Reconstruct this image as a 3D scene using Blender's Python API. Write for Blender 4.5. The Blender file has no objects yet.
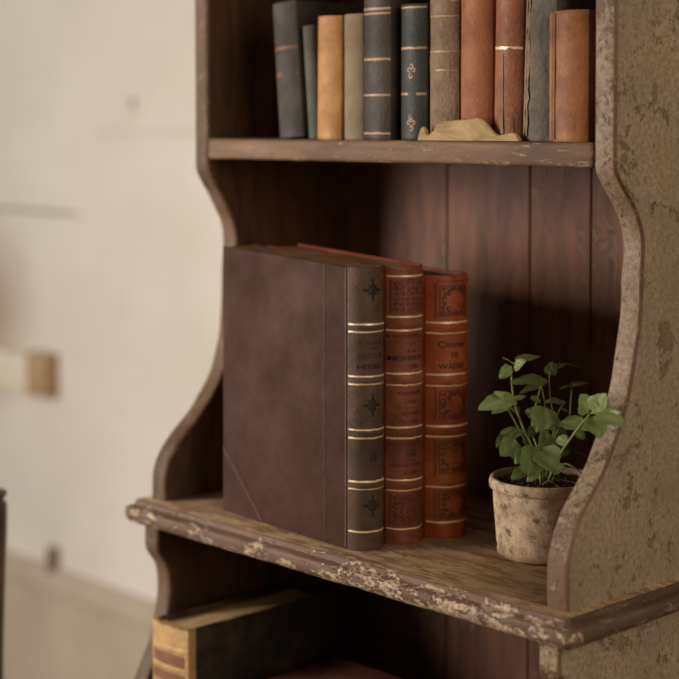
import bpy, bmesh, math, random
from mathutils import Vector, Matrix, noise
random.seed(7)
C = bpy.context.scene.collection
Z0 = 0.80          # height of the counter top above the floor
PI = math.pi
def V(*a): return Vector(a)

# ------------------------------------------------------------------ node helpers
class NT:
    def __init__(s, name, rough=.6, spec=.4):
        s.m = bpy.data.materials.new(name); s.m.use_nodes = True
        s.t = s.m.node_tree; s.n = s.t.nodes; s.b = s.n['Principled BSDF']
        s.b.inputs['Roughness'].default_value = rough
        s.b.inputs['Specular IOR Level'].default_value = spec
        s.co = s.n.new('ShaderNodeTexCoord')
    def link(s, a, b): s.t.links.new(a, b)
    def map(s, scale=(1,1,1), rot=(0,0,0), loc=(0,0,0)):
        m = s.n.new('ShaderNodeMapping'); s.link(s.co.outputs['Object'], m.inputs[0])
        m.inputs['Scale'].default_value = scale; m.inputs['Rotation'].default_value = rot
        m.inputs['Location'].default_value = loc
        return m.outputs[0]
    def noise(s, scale, detail=5, rough=.6, vec=None, dist=0):
        m = s.n.new('ShaderNodeTexNoise'); m.inputs['Scale'].default_value = scale
        m.inputs['Detail'].default_value = detail; m.inputs['Roughness'].default_value = rough
        m.inputs['Distortion'].default_value = dist
        s.link(vec if vec is not None else s.co.outputs['Object'], m.inputs['Vector'])
        return m.outputs['Fac']
    def voro(s, scale, vec=None, feature='F1'):
        m = s.n.new('ShaderNodeTexVoronoi'); m.inputs['Scale'].default_value = scale; m.feature = feature
        s.link(vec if vec is not None else s.co.outputs['Object'], m.inputs['Vector'])
        return m.outputs['Distance']
    def ramp(s, fac, stops, interp='LINEAR'):
        r = s.n.new('ShaderNodeValToRGB'); e = r.color_ramp.elements; r.color_ramp.interpolation = interp
        while len(e) < len(stops): e.new(.5)
        for i, (p, c) in enumerate(stops):
            e[i].position = p
            if not isinstance(c, (tuple, list)): c = (c, c, c)
            e[i].color = (c[0], c[1], c[2], 1)
        s.link(fac, r.inputs[0]); return r.outputs[0]
    def mix(s, fac, a, b, mode='MIX'):
        m = s.n.new('ShaderNodeMix'); m.data_type = 'RGBA'; m.blend_type = mode
        for i, v in ((0, fac), (6, a), (7, b)):
            if isinstance(v, (int, float)): m.inputs[i].default_value = v
            elif isinstance(v, (tuple, list)): m.inputs[i].default_value = (v[0], v[1], v[2], 1)
            else: s.link(v, m.inputs[i])
        return m.outputs[2]
    def math(s, op, a, b=0, c=0):
        m = s.n.new('ShaderNodeMath'); m.operation = op
        for i, v in enumerate((a, b, c)):
            if isinstance(v, (int, float)): m.inputs[i].default_value = v
            else: s.link(v, m.inputs[i])
        return m.outputs[0]
    def xyz(s, vec=None):
        m = s.n.new('ShaderNodeSeparateXYZ'); s.link(vec if vec is not None else s.co.outputs['Object'], m.inputs[0])
        return m.outputs
    def color(s, c):
        if isinstance(c, (tuple, list)): s.b.inputs['Base Color'].default_value = (c[0], c[1], c[2], 1)
        else: s.link(c, s.b.inputs['Base Color'])
    def rough(s, c): s.link(c, s.b.inputs['Roughness'])
    def bump(s, h, strength=.4, dist=.002, prev=None):
        m = s.n.new('ShaderNodeBump'); m.inputs['Strength'].default_value = strength
        m.inputs['Distance'].default_value = dist; s.link(h, m.inputs['Height'])
        if prev is not None: s.link(prev, m.inputs['Normal'])
        s.link(m.outputs[0], s.b.inputs['Normal']); return m.outputs[0]

def srgb(r, g, b):
    f = lambda c: (c/255/12.92) if c/255 <= .04045 else ((c/255+.055)/1.055)**2.4
    return (f(r), f(g), f(b))
def sc(c, k): return tuple(x*k for x in c)

def wood_mat(name, dark, light, stretch=(8,8,1), rough=.55, paint=None, amount=.5, pscale=30, pstretch=(1,1,1), bump=.3, scratch=None, extra=None):
    """old wood: grain stretched along one axis, optional worn paint left in patches"""
    t = NT(name, rough)
    g = t.noise(9, 8, .65, t.map(stretch), .6)
    col = t.ramp(g, [(.3, dark), (.72, light)])
    big = t.noise(5, 3, .5)
    col = t.mix(t.ramp(big, [(.35, 0), (.7, .55)]), col, sc(dark, .6))
    h = g
    if paint is not None:
        v = t.map(pstretch)
        n1 = t.math('ADD', t.math('MULTIPLY', t.noise(pscale, 6, .65, v, .5), .6), t.math('MULTIPLY', t.noise(pscale*4.2, 6, .72, v, .3), .4))
        if extra is not None: n1 = t.math('ADD', n1, extra(t))
        m = t.ramp(n1, [(1-amount-.006, 0), (1-amount+.012, 1)])
        tone = t.noise(14, 6, .6); tone2 = t.noise(240, 7, .72)
        pc = t.mix(t.ramp(tone, [(.3, 0), (.75, 1)]), sc(paint, .62), sc(paint, 1.12))
        pc = t.mix(t.ramp(tone2, [(.40, .85), (.60, 0)]), pc, sc(light, .75))
        col = t.mix(m, col, pc)
        h = t.math('ADD', t.math('MULTIPLY', g, .5), t.math('MULTIPLY', m, .7))
    if scratch is not None:
        s1 = t.noise(scratch[0], 6, .7, t.map(scratch[1]), 1.2)
        m = t.ramp(s1, [(scratch[2], 0), (scratch[2]+.06, .8)])
        col = t.mix(m, col, scratch[3])
    fine = t.noise(700, 4, .65)
    col = t.mix(.35, col, t.mix(fine, (.25,.25,.25), (.95,.95,.95)), 'OVERLAY')
    t.color(col)
    b = t.bump(h, bump, .0015)
    t.bump(fine, bump*.6, .0006, b)
    return t.m

def leather_mat(name, col, dark=None, light=None, rough=.42, grain=420, wear=.35, spec=.27, bump=.35):
    t = NT(name, rough, spec)
    dark = dark or sc(col, .45); light = light or sc(col, 1.7)
    n = t.noise(16, 8, .65)
    c = t.ramp(n, [(.28, dark), (.5, col), (.78, light)])
    w = t.noise(130, 7, .75, None, .5)
    c = t.mix(t.ramp(w, [(.60, 0), (.72, wear)]), c, light)
    d = t.noise(34, 7, .7, t.map((1,1,1), loc=(3,1,2)))
    c = t.mix(t.ramp(d, [(.56, 0), (.72, .75)]), c, dark)
    t.color(c)
    g = t.voro(grain)
    b = t.bump(g, bump, .0006)
    t.bump(w, .35, .0008, b)
    t.rough(t.ramp(n, [(.3, rough+.2), (.7, rough-.05)]))
    return t.m

def page_mat(name, c, axis='X', dens=1100):
    t = NT(name, .9, .1)
    st = {'X': (1, .03, .03), 'Y': (.03, 1, .03)}[axis]
    n = t.noise(dens, 3, .6, t.map(st))
    big = t.noise(22, 6, .7)
    col = t.mix(t.ramp(n, [(.35, 0), (.65, 1)]), sc(c, .45), sc(c, 1.15))
    col = t.mix(t.ramp(big, [(.4, 0), (.75, .8)]), col, sc(c, .4))
    t.color(col); t.bump(n, .6, .001); return t.m

def plain_mat(name, c, rough=.6, metal=0, var=.25, nscale=40, spec=.4):
    t = NT(name, rough, spec); t.b.inputs['Metallic'].default_value = metal
    n = t.noise(nscale, 5, .65)
    t.color(t.ramp(n, [(.3, sc(c, 1-var)), (.7, sc(c, 1+var))]))
    t.bump(n, .15, .0005); return t.m

# ------------------------------------------------------------------ mesh helpers
def rbox(bm, x0, x1, y0, y1, z0, z1, bev=0, seg=2, mi=0):
    vs = [bm.verts.new((x, y, z)) for x in (x0, x1) for y in (y0, y1) for z in (z0, z1)]
    fs = [(0,1,3,2), (4,6,7,5), (0,4,5,1), (2,3,7,6), (0,2,6,4), (1,5,7,3)]
    faces = [bm.faces.new([vs[i] for i in f]) for f in fs]
    for f in faces: f.material_index = mi
    if bev:
        es = list({e for f in faces for e in f.edges})
        bmesh.ops.bevel(bm, geom=es, offset=bev, segments=seg, profile=.5, affect='EDGES', clamp_overlap=True)
def extrude_poly(bm, pts, axis, a0, a1):
    """closed 2D outline pts pushed along an axis; axis X takes (y,z) points"""
    def mk(p, a):
        if axis == 'X': return (a, p[0], p[1])
        if axis == 'Y': return (p[0], a, p[1])
        return (p[0], p[1], a)
    A = [bm.verts.new(mk(p, a0)) for p in pts]; B = [bm.verts.new(mk(p, a1)) for p in pts]
    fa = bm.faces.new(A); fb = bm.faces.new(B[::-1]); n = len(pts)
    side = [bm.faces.new((A[i], B[i], B[(i+1) % n], A[(i+1) % n])) for i in range(n)]
    bmesh.ops.recalc_face_normals(bm, faces=[fa, fb]+side)
    return fa, fb, side
def tube(bm, pts, r, seg=6, taper=1.0, r_fn=None):
    pts = [Vector(p) for p in pts]; rings = []
    n = len(pts); prev = None
    for i, p in enumerate(pts):
        d = (pts[min(i+1, n-1)] - pts[max(i-1, 0)]).normalized()
        if prev is None: a = d.orthogonal().normalized()
        else: a = (prev - d*prev.dot(d)).normalized()
        prev = a; b = d.cross(a)
        t = i/(n-1) if n > 1 else 0
        rr = r_fn(t) if r_fn else r*(1+(taper-1)*t)
        rings.append([bm.verts.new(p + (a*math.cos(k*2*PI/seg) + b*math.sin(k*2*PI/seg))*rr) for k in range(seg)])
    for i in range(n-1):
        for k in range(seg):
            bm.faces.new((rings[i][k], rings[i][(k+1) % seg], rings[i+1][(k+1) % seg], rings[i+1][k]))
    bm.faces.new(rings[0][::-1]); bm.faces.new(rings[-1])
def smooth_path(pts, m=6):
    P = [Vector(p) for p in pts]; out = []
    for i in range(len(P)-1):
        p0 = P[max(i-1, 0)]; p1 = P[i]; p2 = P[i+1]; p3 = P[min(i+2, len(P)-1)]
        for k in range(m):
            t = k/m
            out.append(.5*((2*p1) + (p2-p0)*t + (2*p0-5*p1+4*p2-p3)*t*t + (3*p1-p0-3*p2+p3)*t**3))
    out.append(P[-1]); return out
def lathe(bm, prof, seg=48, closed=False, jitter=0):
    rings = []
    for (r, z) in prof:
        ring = []
        for k in range(seg):
            a = 2*PI*k/seg; rr = r
            if jitter: rr += jitter*noise.noise(Vector((math.cos(a)*3, math.sin(a)*3, z*60)))
            ring.append(bm.verts.new((rr*math.cos(a), rr*math.sin(a), z)))
        rings.append(ring)
    m = len(rings)
    for i in range(m if closed else m-1):
        a, b = rings[i], rings[(i+1) % m]
        for k in range(seg): bm.faces.new((a[k], a[(k+1) % seg], b[(k+1) % seg], b[k]))
    if not closed:
        bm.faces.new(rings[0][::-1]); bm.faces.new(rings[-1])
def obj(name, bm, mats, parent=None, smooth=False, loc=None, angle=None):
    me = bpy.data.meshes.new(name); bm.normal_update(); bm.to_mesh(me); bm.free()
    for m in (mats if isinstance(mats, (list, tuple)) else [mats]): me.materials.append(m)
    if smooth:
        me.polygons.foreach_set('use_smooth', [True]*len(me.polygons))
        if angle:
            try: me.set_sharp_from_angle(angle=math.radians(angle))
            except Exception: pass
    o = bpy.data.objects.new(name, me); C.objects.link(o)
    if parent: o.parent = parent
    if loc: o.location = loc
    return o
def thing(name, label, cat, loc=(0,0,0), rot=(0,0,0), group=None):
    o = bpy.data.objects.new(name, None); C.objects.link(o); o.empty_display_size = .05
    o.location = loc; o.rotation_euler = rot; o['label'] = label; o['category'] = cat
    if group: o['group'] = group
    return o
def struct(o, label=None):
    o['kind'] = 'structure'
    if label: o['label'] = label
    return o
def shift(bm, v): bmesh.ops.translate(bm, verts=bm.verts, vec=v)
# ------------------------------------------------------------------ materials
M_inner = wood_mat('inner_wood', srgb(46,27,14), srgb(112,72,42), (7,7,1), .6, bump=.35)
M_backw = wood_mat('back_panel_wood', srgb(62,35,20), srgb(130,80,50), (6,6,.9), .65, bump=.35, paint=srgb(98,82,64), amount=.42, pscale=20, pstretch=(1.5,1.5,.6))
M_outer = wood_mat('outer_paint', srgb(112,94,70), srgb(140,118,88), (5,5,1), .75, paint=srgb(162,144,118), amount=.58, pscale=36, bump=.8,
                   scratch=(95, (2.0,2.0,.55), .60, srgb(82,66,50)))
M_rim = wood_mat('rubbed_brown_rim', srgb(84,56,38), srgb(134,98,68), (3,3,1), .55, paint=srgb(134,114,90), amount=.46, pscale=90, bump=.5)
def edge_extra(t):      # more paint left half way up, rubbed bare towards the foot
    z = t.math('SUBTRACT', t.xyz()[2], Z0)
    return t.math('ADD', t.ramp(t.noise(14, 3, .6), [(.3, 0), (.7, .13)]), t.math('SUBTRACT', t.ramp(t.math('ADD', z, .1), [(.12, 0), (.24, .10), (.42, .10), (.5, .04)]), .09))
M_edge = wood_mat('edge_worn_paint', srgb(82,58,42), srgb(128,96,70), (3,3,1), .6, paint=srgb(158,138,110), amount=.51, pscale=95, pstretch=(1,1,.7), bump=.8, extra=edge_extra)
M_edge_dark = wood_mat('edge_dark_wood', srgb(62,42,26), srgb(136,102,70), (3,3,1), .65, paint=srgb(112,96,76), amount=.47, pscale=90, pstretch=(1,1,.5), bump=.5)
def slab_extra(t):     # more paint left towards the right and along the lower half of the moulding
    x = t.xyz()
    a = t.ramp(t.math('ADD', x[0], .3), [(.05, -.15), (.22, -.03), (.36, .03), (.46, .05), (.56, -.02)])      # x runs -.25 to .25
    return t.math('ADD', t.math('SUBTRACT', a, 0), t.math('MULTIPLY', t.math('SUBTRACT', x[2], Z0-.0135), -4.5))
M_slab = wood_mat('counter_moulding_paint', srgb(88,64,50), srgb(136,102,80), (1,7,7), .62, paint=srgb(214,188,152), amount=.485, pscale=50, pstretch=(.6,1,1.3), bump=1.0, extra=slab_extra)
M_slabside = wood_mat('counter_side_moulding', srgb(60,42,28), srgb(112,88,62), (7,1,7), .65, paint=srgb(140,122,98), amount=.46, pscale=90, pstretch=(1,.5,2), bump=.6)
M_slabtop = wood_mat('counter_top_wood', srgb(112,84,58), srgb(196,158,114), (1.2,9,9), .68, paint=srgb(200,170,130), amount=.50, pscale=60, pstretch=(.35,1.3,1), bump=.6)
M_shelf = wood_mat('shelf_edge_wood', srgb(84,56,36), srgb(160,122,88), (1,8,8), .65, paint=srgb(158,134,108), amount=.44, pscale=80, pstretch=(.5,1,2), bump=.5)

L_brown  = leather_mat('brown_calf', srgb(72,48,38), srgb(60,39,31), srgb(86,58,45), .6, 700, .25, .12)
L_brownsp= leather_mat('brown_spine_calf', srgb(86,66,52), srgb(60,44,34), srgb(116,92,72), .4, 700, .2)
L_red    = leather_mat('reddish_morocco', srgb(126,68,48), srgb(78,38,26), srgb(166,102,72), .42, 420, .35)
L_russet = leather_mat('russet_morocco', srgb(156,76,42), srgb(104,42,22), srgb(188,108,66), .4, 420, .3)
L_redcov = leather_mat('red_cover', srgb(136,54,34), srgb(92,34,22), srgb(156,76,50), .55, 420, .3, .12)
L_char   = leather_mat('charcoal_cloth', srgb(74,68,62), srgb(46,42,38), srgb(104,92,80), .6, 500, .3)
L_greeng = leather_mat('grey_green_cloth', srgb(96,94,80), srgb(66,64,54), srgb(126,122,102), .7, 600, .2)
L_tan    = leather_mat('tan_leather', srgb(188,136,84), srgb(142,94,52), srgb(212,164,110), .5, 300, .3)
L_beige  = leather_mat('grey_beige_cloth', srgb(142,126,102), srgb(112,98,76), srgb(166,150,124), .75, 600, .3)
L_beige2 = leather_mat('faded_label_paper', srgb(150,128,104), srgb(120,98,76), srgb(172,152,124), .8, 500, .3)
L_black  = leather_mat('blue_black_leather', srgb(64,54,46), srgb(38,32,28), srgb(98,84,70), .45, 420, .3)
L_teal   = leather_mat('dark_teal_leather', srgb(58,58,52), srgb(36,36,33), srgb(98,90,78), .45, 420, .4)
L_umber  = leather_mat('grey_brown_calf', srgb(138,110,84), srgb(90,66,46), srgb(176,150,120), .55, 300, .6, bump=.8)
L_rust   = leather_mat('rust_leather', srgb(160,98,62), srgb(112,62,38), srgb(186,128,90), .5, 400, .35)
L_rust2  = leather_mat('worn_rust_leather', srgb(150,94,64), srgb(98,56,34), srgb(186,140,104), .5, 300, .6, bump=.6)
L_grey   = leather_mat('tattered_grey_cloth', srgb(112,102,90), srgb(74,66,58), srgb(150,132,108), .7, 260, .6, bump=.9)
L_cogn   = leather_mat('cognac_leather', srgb(154,98,58), srgb(92,52,28), srgb(188,134,88), .45, 380, .35)
L_tomesp = leather_mat('ragged_tan_spine', srgb(178,140,92), srgb(112,76,44), srgb(208,174,124), .75, 200, .6, bump=1)
L_tomebd = leather_mat('black_marbled_board', srgb(54,46,38), srgb(30,26,22), srgb(110,84,56), .5, 200, .5, bump=.6)
L_flat   = leather_mat('oxblood_board', srgb(104,62,46), srgb(66,36,26), srgb(136,88,66), .45, 300, .4)
M_label  = plain_mat('brown_spine_label', srgb(120,78,52), .6, 0, .35, 60)
M_page   = page_mat('old_paper', srgb(176,152,112))
M_page_d = page_mat('dusty_paper', srgb(150,120,82))
M_page_g = page_mat('grey_green_dusty_paper', srgb(124,112,82))
M_page_l = page_mat('pale_old_paper', srgb(246,206,148))
M_gold   = plain_mat('gilt_line', srgb(244,214,164), .42, .3, .25, 120, .5)
M_golddim= plain_mat('faded_gilt_line', srgb(176,140,104), .55, .15, .35, 120, .4)
M_ink    = plain_mat('blind_tooling', srgb(34,20,14), .6, 0, .3, 200)
M_ink2   = plain_mat('dark_tooling', srgb(66,30,20), .6, 0, .3, 200)
M_inkf   = plain_mat('faint_tooling', srgb(58,42,33), .6, 0, .3, 200)
M_crease = plain_mat('pale_crease', srgb(118,90,72), .6, 0, .3, 150)
# ------------------------------------------------------------------ books
class Spine:
    """curved, ribbed spine surface; local frame: spine faces -Y, width along X, height along Z"""
    def __init__(s, T, H, b, ribs=(), rib_h=.0011, rib_w=.004):
        s.T, s.H, s.b, s.ribs, s.rh, s.rw = T, H, b, ribs, rib_h, rib_w
        s.R = (T*T/4 + b*b)/(2*b)
    def y(s, u, v):
        u = max(-s.T/2, min(s.T/2, u))
        y = -(math.sqrt(max(s.R*s.R-u*u, 0)) - (s.R-s.b))
        r = 0
        for c in s.ribs:
            d = abs(v-c)/s.rw
            if d < 1: r = max(r, s.rh*(1-d**3)) 
        e = min(v, s.H-v)
        if e < .002: r -= (.002-e)*.45
        return y - r*(1-(abs(u)/(s.T/2))**6)
def spine_mesh(sp, wob=0, ragged=0, seed=0):
    bm = bmesh.new(); nu = 18; nv = max(40, int(sp.H/.0012)); rows = []
    for j in range(nv+1):
        v = sp.H*j/nv; row = []
        for i in range(nu+1):
            u = -sp.T/2 + sp.T*i/nu
            y = sp.y(u, v) - .0003
            if wob: y += wob*noise.noise(Vector((u*60+seed, v*40, seed)))*(1-(2*u/sp.T)**4)
            vv = v
            if ragged and j == nv: vv += ragged*(noise.noise(Vector((u*300, seed, 1))) - .2)
            row.append(bm.verts.new((u, y, vv)))
        rows.append(row)
    for j in range(nv):
        for i in range(nu): bm.faces.new((rows[j][i], rows[j][i+1], rows[j+1][i+1], rows[j+1][i]))
    # inner skin so that it is a solid shell
    inner = [[bm.verts.new((r.co.x*.94, max(r.co.y + .0016, -sp.b) if abs(r.co.x) < sp.T*.4 else .0012, r.co.z)) for r in rows[j]] for j in (0, nv)]
    for k, j in ((0, 0), (1, nv)):
        for i in range(nu):
            q = (rows[j][i], rows[j][i+1], inner[k][i+1], inner[k][i])
            bm.faces.new(q if k else q[::-1])
    for i in range(nu): bm.faces.new((inner[0][i+1], inner[0][i], inner[1][i], inner[1][i+1]))
    bm.faces.new((rows[0][0], *[rows[j][0] for j in range(1, nv+1)], inner[1][0], inner[0][0]))
    bm.faces.new((*[rows[j][nu] for j in range(nv, -1, -1)], inner[0][nu], inner[1][nu]))
    return bm
def ribbon(bm, sp, pts, w, off=.0004, closed=False, wfn=None):
    """flat ribbon following points (u,v) on the spine"""
    n = len(pts); L = []; 
    for i, (u, v) in enumerate(pts):
        a = pts[(i-1) % n if closed else max(i-1, 0)]; b = pts[(i+1) % n if closed else min(i+1, n-1)]
        dx, dy = b[0]-a[0], b[1]-a[1]; l = math.hypot(dx, dy) or 1
        nx, ny = -dy/l, dx/l; ww = w*(wfn(i/(n-1)) if wfn else 1)/2
        p, q = (u+nx*ww, v+ny*ww), (u-nx*ww, v-ny*ww)
        L.append((bm.verts.new((p[0], sp.y(*p)-off, p[1])), bm.verts.new((q[0], sp.y(*q)-off, q[1]))))
    for i in range(n if closed else n-1):
        a, b = L[i], L[(i+1) % n]
        bm.faces.new((a[0], b[0], b[1], a[1]))
def hline(sp, z, w, x0=-1, x1=1, wob=0):
    bm = bmesh.new(); n = 28
    pts = [((x0+(x1-x0)*i/n)*sp.T/2*.995, z + wob*noise.noise(Vector((i*.35, z*100, 0)))) for i in range(n+1)]
    ribbon(bm, sp, pts, w, .00045); return bm
def blob(bm, sp, u, v, rx, rz, rot=0, off=.00045, n=10):
    c = bm.verts.new((u, sp.y(u, v)-off, v)); ring = []
    for k in range(n):
        a = 2*PI*k/n; x, z = rx*math.cos(a), rz*math.sin(a)
        p = (u + x*math.cos(rot)-z*math.sin(rot), v + x*math.sin(rot)+z*math.cos(rot))
        ring.append(bm.verts.new((p[0], sp.y(*p)-off, p[1])))
    for k in range(n): bm.faces.new((c, ring[k], ring[(k+1) % n]))
def fleuron(sp, u, v, s):
    """diamond of small petals"""
    bm = bmesh.new()
    for (a, b) in ((0,0),(1,0),(-1,0),(0,1),(0,-1),(.62,.62),(-.62,.62),(.62,-.62),(-.62,-.62),(0,1.75),(0,-1.75),(1.55,0),(-1.55,0)):
        r = .34 if abs(a)+abs(b) > 1.2 else .42
        blob(bm, sp, u+a*s*.40, v+b*s*.46, s*r*.36, s*r*.54, math.atan2(b, a)+PI/2 if (a or b) else 0)
    for k in range(4):
        a = PI/4+k*PI/2
        blob(bm, sp, u+math.cos(a)*s*.30, v+math.sin(a)*s*.36, s*.06, s*.26, a-PI/2)
    return bm
def curl(bm, sp, u, v, s, d=1, rot=0, turns=1.1, w=.0006):
    pts = []
    for i in range(15):
        t = i/14; r = s*(1-.8*t); a = rot + d*t*turns*2*PI
        pts.append((u + r*math.cos(a), v + r*math.sin(a)))
    ribbon(bm, sp, pts, w, .00045, wfn=lambda t: .5+1.1*math.sin(PI*min(1, t*1.1)))
def scroll_frame(sp, u0, u1, v0, v1, dense=False, seed=1, w=.00065):
    """blind tooled panel: fillet frame and a wreath of little scrolls, centre left plain (or filled)"""
    bm = bmesh.new(); rnd = random.Random(seed)
    def rect(a, b, c, d, ww):
        for p, q in (((a,c),(b,c)), ((b,c),(b,d)), ((b,d),(a,d)), ((a,d),(a,c))):
            ribbon(bm, sp, [(p[0]+(q[0]-p[0])*t/8, p[1]+(q[1]-p[1])*t/8) for t in range(9)], ww, .00045)
    rect(u0, u1, v0, v1, w*.75)
    g = .0028; s = .0021
    a, b, c, d = u0+g, u1-g, v0+g, v1-g
    nu = max(3, round((b-a)/.0042)); nv = max(3, round((d-c)/.0042))
    for i in range(nu+1):
        for v, sg in ((c, 1), (d, -1)):
            curl(bm, sp, a+(b-a)*i/nu, v, s*rnd.uniform(.8,1.1), sg*(1 if i % 2 else -1), rnd.uniform(0,6.28), rnd.uniform(.8,1.3), w)
    for j in range(1, nv):
        for u, sg in ((a, 1), (b, -1)):
            curl(bm, sp, u, c+(d-c)*j/nv, s*rnd.uniform(.8,1.1), sg*(1 if j % 2 else -1), rnd.uniform(0,6.28), rnd.uniform(.8,1.3), w)
    if dense:
        for i in range(1, nu):
            for j in range(1, nv):
                curl(bm, sp, a+(b-a)*i/nu, c+(d-c)*j/nv, s*rnd.uniform(.9,1.2), 1 if (i+j) % 2 else -1, rnd.uniform(0,6.28), 1.2, w)
    else:
        for (uu, vv, r) in ((a+s*1.6, c+s*1.7, 0), (b-s*1.6, c+s*1.7, 2), (a+s*1.6, d-s*1.7, 4), (b-s*1.6, d-s*1.7, 5)):
            curl(bm, sp, uu, vv, s*.9, 1, r, 1.0, w)
    return bm
def lettering(sp, text, size, u, v, off=.0005, squash=1.0, space=1.0):
    cu = bpy.data.curves.new('lettering', 'FONT'); cu.body = text; cu.size = size; cu.align_x = 'CENTER'; cu.align_y = 'CENTER'
    cu.resolution_u = 3; cu.space_character = space; cu.offset = size*.012
    o = bpy.data.objects.new('lettering', cu); C.objects.link(o)
    dg = bpy.context.evaluated_depsgraph_get(); me = bpy.data.meshes.new_from_object(o.evaluated_get(dg))
    bm = bmesh.new(); bm.from_mesh(me)
    bpy.data.objects.remove(o); bpy.data.curves.remove(cu); bpy.data.meshes.remove(me)
    n = 14
    for i in range(1, n):
        x = -sp.T/2 + sp.T*i/n - u
        bmesh.ops.bisect_plane(bm, geom=bm.verts[:]+bm.edges[:]+bm.faces[:], plane_co=(x,0,0), plane_no=(1,0,0))
    for q in bm.verts:
        x, z = q.co.x*squash + u, q.co.y + v
        q.co = (x, sp.y(x, z) - off, z)
    return bm

def book(name, label, loc, rot, T, H, D, b, spine_m, board_m, page_m, ribs=(), rib_h=.0011, rib_w=.004, gilt=(), gilt_m=None,
         gilt_w=.0013, wob=0, ragged=0, group=None, bt=.0026, cat='book', over=.003, seed=1, gilt_span=(-1, 1), bow=0, left_out=0, slope=0):
    t = thing(name, label, cat, loc, rot, group)
    sp = Spine(T, H, b, ribs, rib_h, rib_w)
    s = obj('spine', spine_mesh(sp, wob, ragged, seed), spine_m, t, True, angle=50)
    for sg in (-1, 1):
        bm = bmesh.new()
        x0, x1 = (-T/2, -T/2+bt) if sg < 0 else (T/2-bt, T/2)
        rbox(bm, x0, x1, (-left_out if sg < 0 else 0) + .0004, D, 0, H, bt*.36, 2)
        if wob or bow:
            bmesh.ops.subdivide_edges(bm, edges=[e for e in bm.edges if e.calc_length() > .04], cuts=10, use_grid_fill=True)
            for q in bm.verts:
                q.co.x += sg*bow*math.sin(PI*min(1, max(0, q.co.y/D)))*(.2+.8*(q.co.z/H)**2)
                if q.co.z > H*.9: q.co.z += wob*.8*noise.noise(Vector((q.co.y*50, seed, sg)))
        for q in bm.verts:
            if q.co.z > H*.9: q.co.z += slope*max(0, q.co.y/D)
        obj('cover_board', bm, board_m, t, True, angle=40)
    bm = bmesh.new()
    # page block with a rounded back and a slightly uneven head
    n = 26; m = 10; x0 = -T/2+bt*1.02; x1 = -x0; top = []; bot = []
    for i in range(n+1):
        y = .0006 + (D-over-.0006)*i/n
        rt_, rb = [], []
        for j in range(m+1):
            x = x0+(x1-x0)*j/m
            yy = y if i else min(.0006, sp.y(x, H*.5)+.0025)
            z = H-over + slope*i/n + .0005*noise.noise(Vector((x*500, yy*30, seed))) + .0012*noise.noise(Vector((x*90, yy*25, seed+5)))
            rt_.append(bm.verts.new((x, yy, z))); rb.append(bm.verts.new((x, yy, over*.8)))
        top.append(rt_); bot.append(rb)
    for i in range(n):
        for j in range(m):
            bm.faces.new((top[i][j], top[i][j+1], top[i+1][j+1], top[i+1][j]))
            bm.faces.new((bot[i][j+1], bot[i][j], bot[i+1][j], bot[i+1][j+1]))
        bm.faces.new((top[i+1][0], bot[i+1][0], bot[i][0], top[i][0]))
        bm.faces.new((top[i][m], bot[i][m], bot[i+1][m], top[i+1][m]))
    for j in range(m):
        bm.faces.new((bot[0][j], bot[0][j+1], top[0][j+1], top[0][j]))
        bm.faces.new((top[n][j], top[n][j+1], bot[n][j+1], bot[n][j]))
    obj('page_block', bm, page_m, t, True, angle=40)
    for z in gilt:
        w = gilt_w*(1.25 if random.random() < .5 else 1)
        obj('gilt_line', hline(sp, z, w, gilt_span[0], gilt_span[1], .0004), gilt_m or M_gold, s)
    return t, sp, s
# ------------------------------------------------------------------ the bookcase
W_IN = .4664; TH = .0215; BACK = .2285
def root_rel(root): return Vector(root.location)
case = thing('bookcase', 'tall old wooden bookcase with scroll cut sides and chipped grey brown paint', 'bookcase', (.2332, .11, 0))
def cpart(name, bm, mats, smooth=False, angle=None, parent=None):
    shift(bm, Vector((0,0,Z0)) - Vector(case.location)); return obj(name, bm, mats, parent or case, smooth, angle=angle)
prof_R = [(0,0),(-.001,.02),(.0015,.0425),(.0155,.0704),(.0458,.104),(.0703,.1473),(.0805,.186),(.0862,.212),(.0875,.2395),(.0895,.262),(.087,.279),(.0765,.298),(.063,.3125),(.0545,.325),(.0535,.335)]
prof_L = [(0,0),(.0008,.0275),(.013,.051),(.043,.079),(.0665,.108),(.0785,.135),(.0835,.1563),(.087,.216),(.089,.245),(.0855,.265),(.0745,.285),(.062,.303),(.0550,.316),(.0540,.328)]
def spl(pr, m=5):
    return [(p.y, p.z) for p in smooth_path([(0, a, b) for a, b in pr], m)]
def side_panel(name, x0, x1, front, top, bottom, outer_sign):
    """front: list of (y,z) from bottom to top; back edge straight"""
    bm = bmesh.new()
    pts = front + [(front[-1][0], top)] if abs(front[-1][1]-top) > 1e-6 else front
    poly = pts + [(BACK+.012, top), (BACK+.012, bottom)]
    fa, fb, side = extrude_poly(bm, poly, 'X', x0, x1)
    nf = len(pts)-1
    fe = []
    for e in bm.edges:
        if all(any((Vector((v.co.y, v.co.z))-Vector(p)).length < 1e-6 for p in pts) for v in e.verts) and abs(e.verts[0].co.x-e.verts[1].co.x) < 1e-6:
            fe.append(e)
    bmesh.ops.bevel(bm, geom=fe, offset=.0040, segments=4, profile=.5, affect='EDGES', clamp_overlap=True)
    bm.normal_update()
    for f in bm.faces:
        n = f.normal
        if abs(n.x) > .93: f.material_index = 0 if n.x*outer_sign > 0 else 1
        elif abs(n.x) > .55: f.material_index = 3
        else: f.material_index = 2
    # slightly hand worn front edge
    for v in bm.verts:
        if v.co.y < BACK-.02:
            v.co.y += .0009*noise.noise(Vector((v.co.x*30, v.co.y*45, v.co.z*55)))
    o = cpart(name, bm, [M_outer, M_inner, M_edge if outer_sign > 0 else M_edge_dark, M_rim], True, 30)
    return o
TOP = .64
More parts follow.
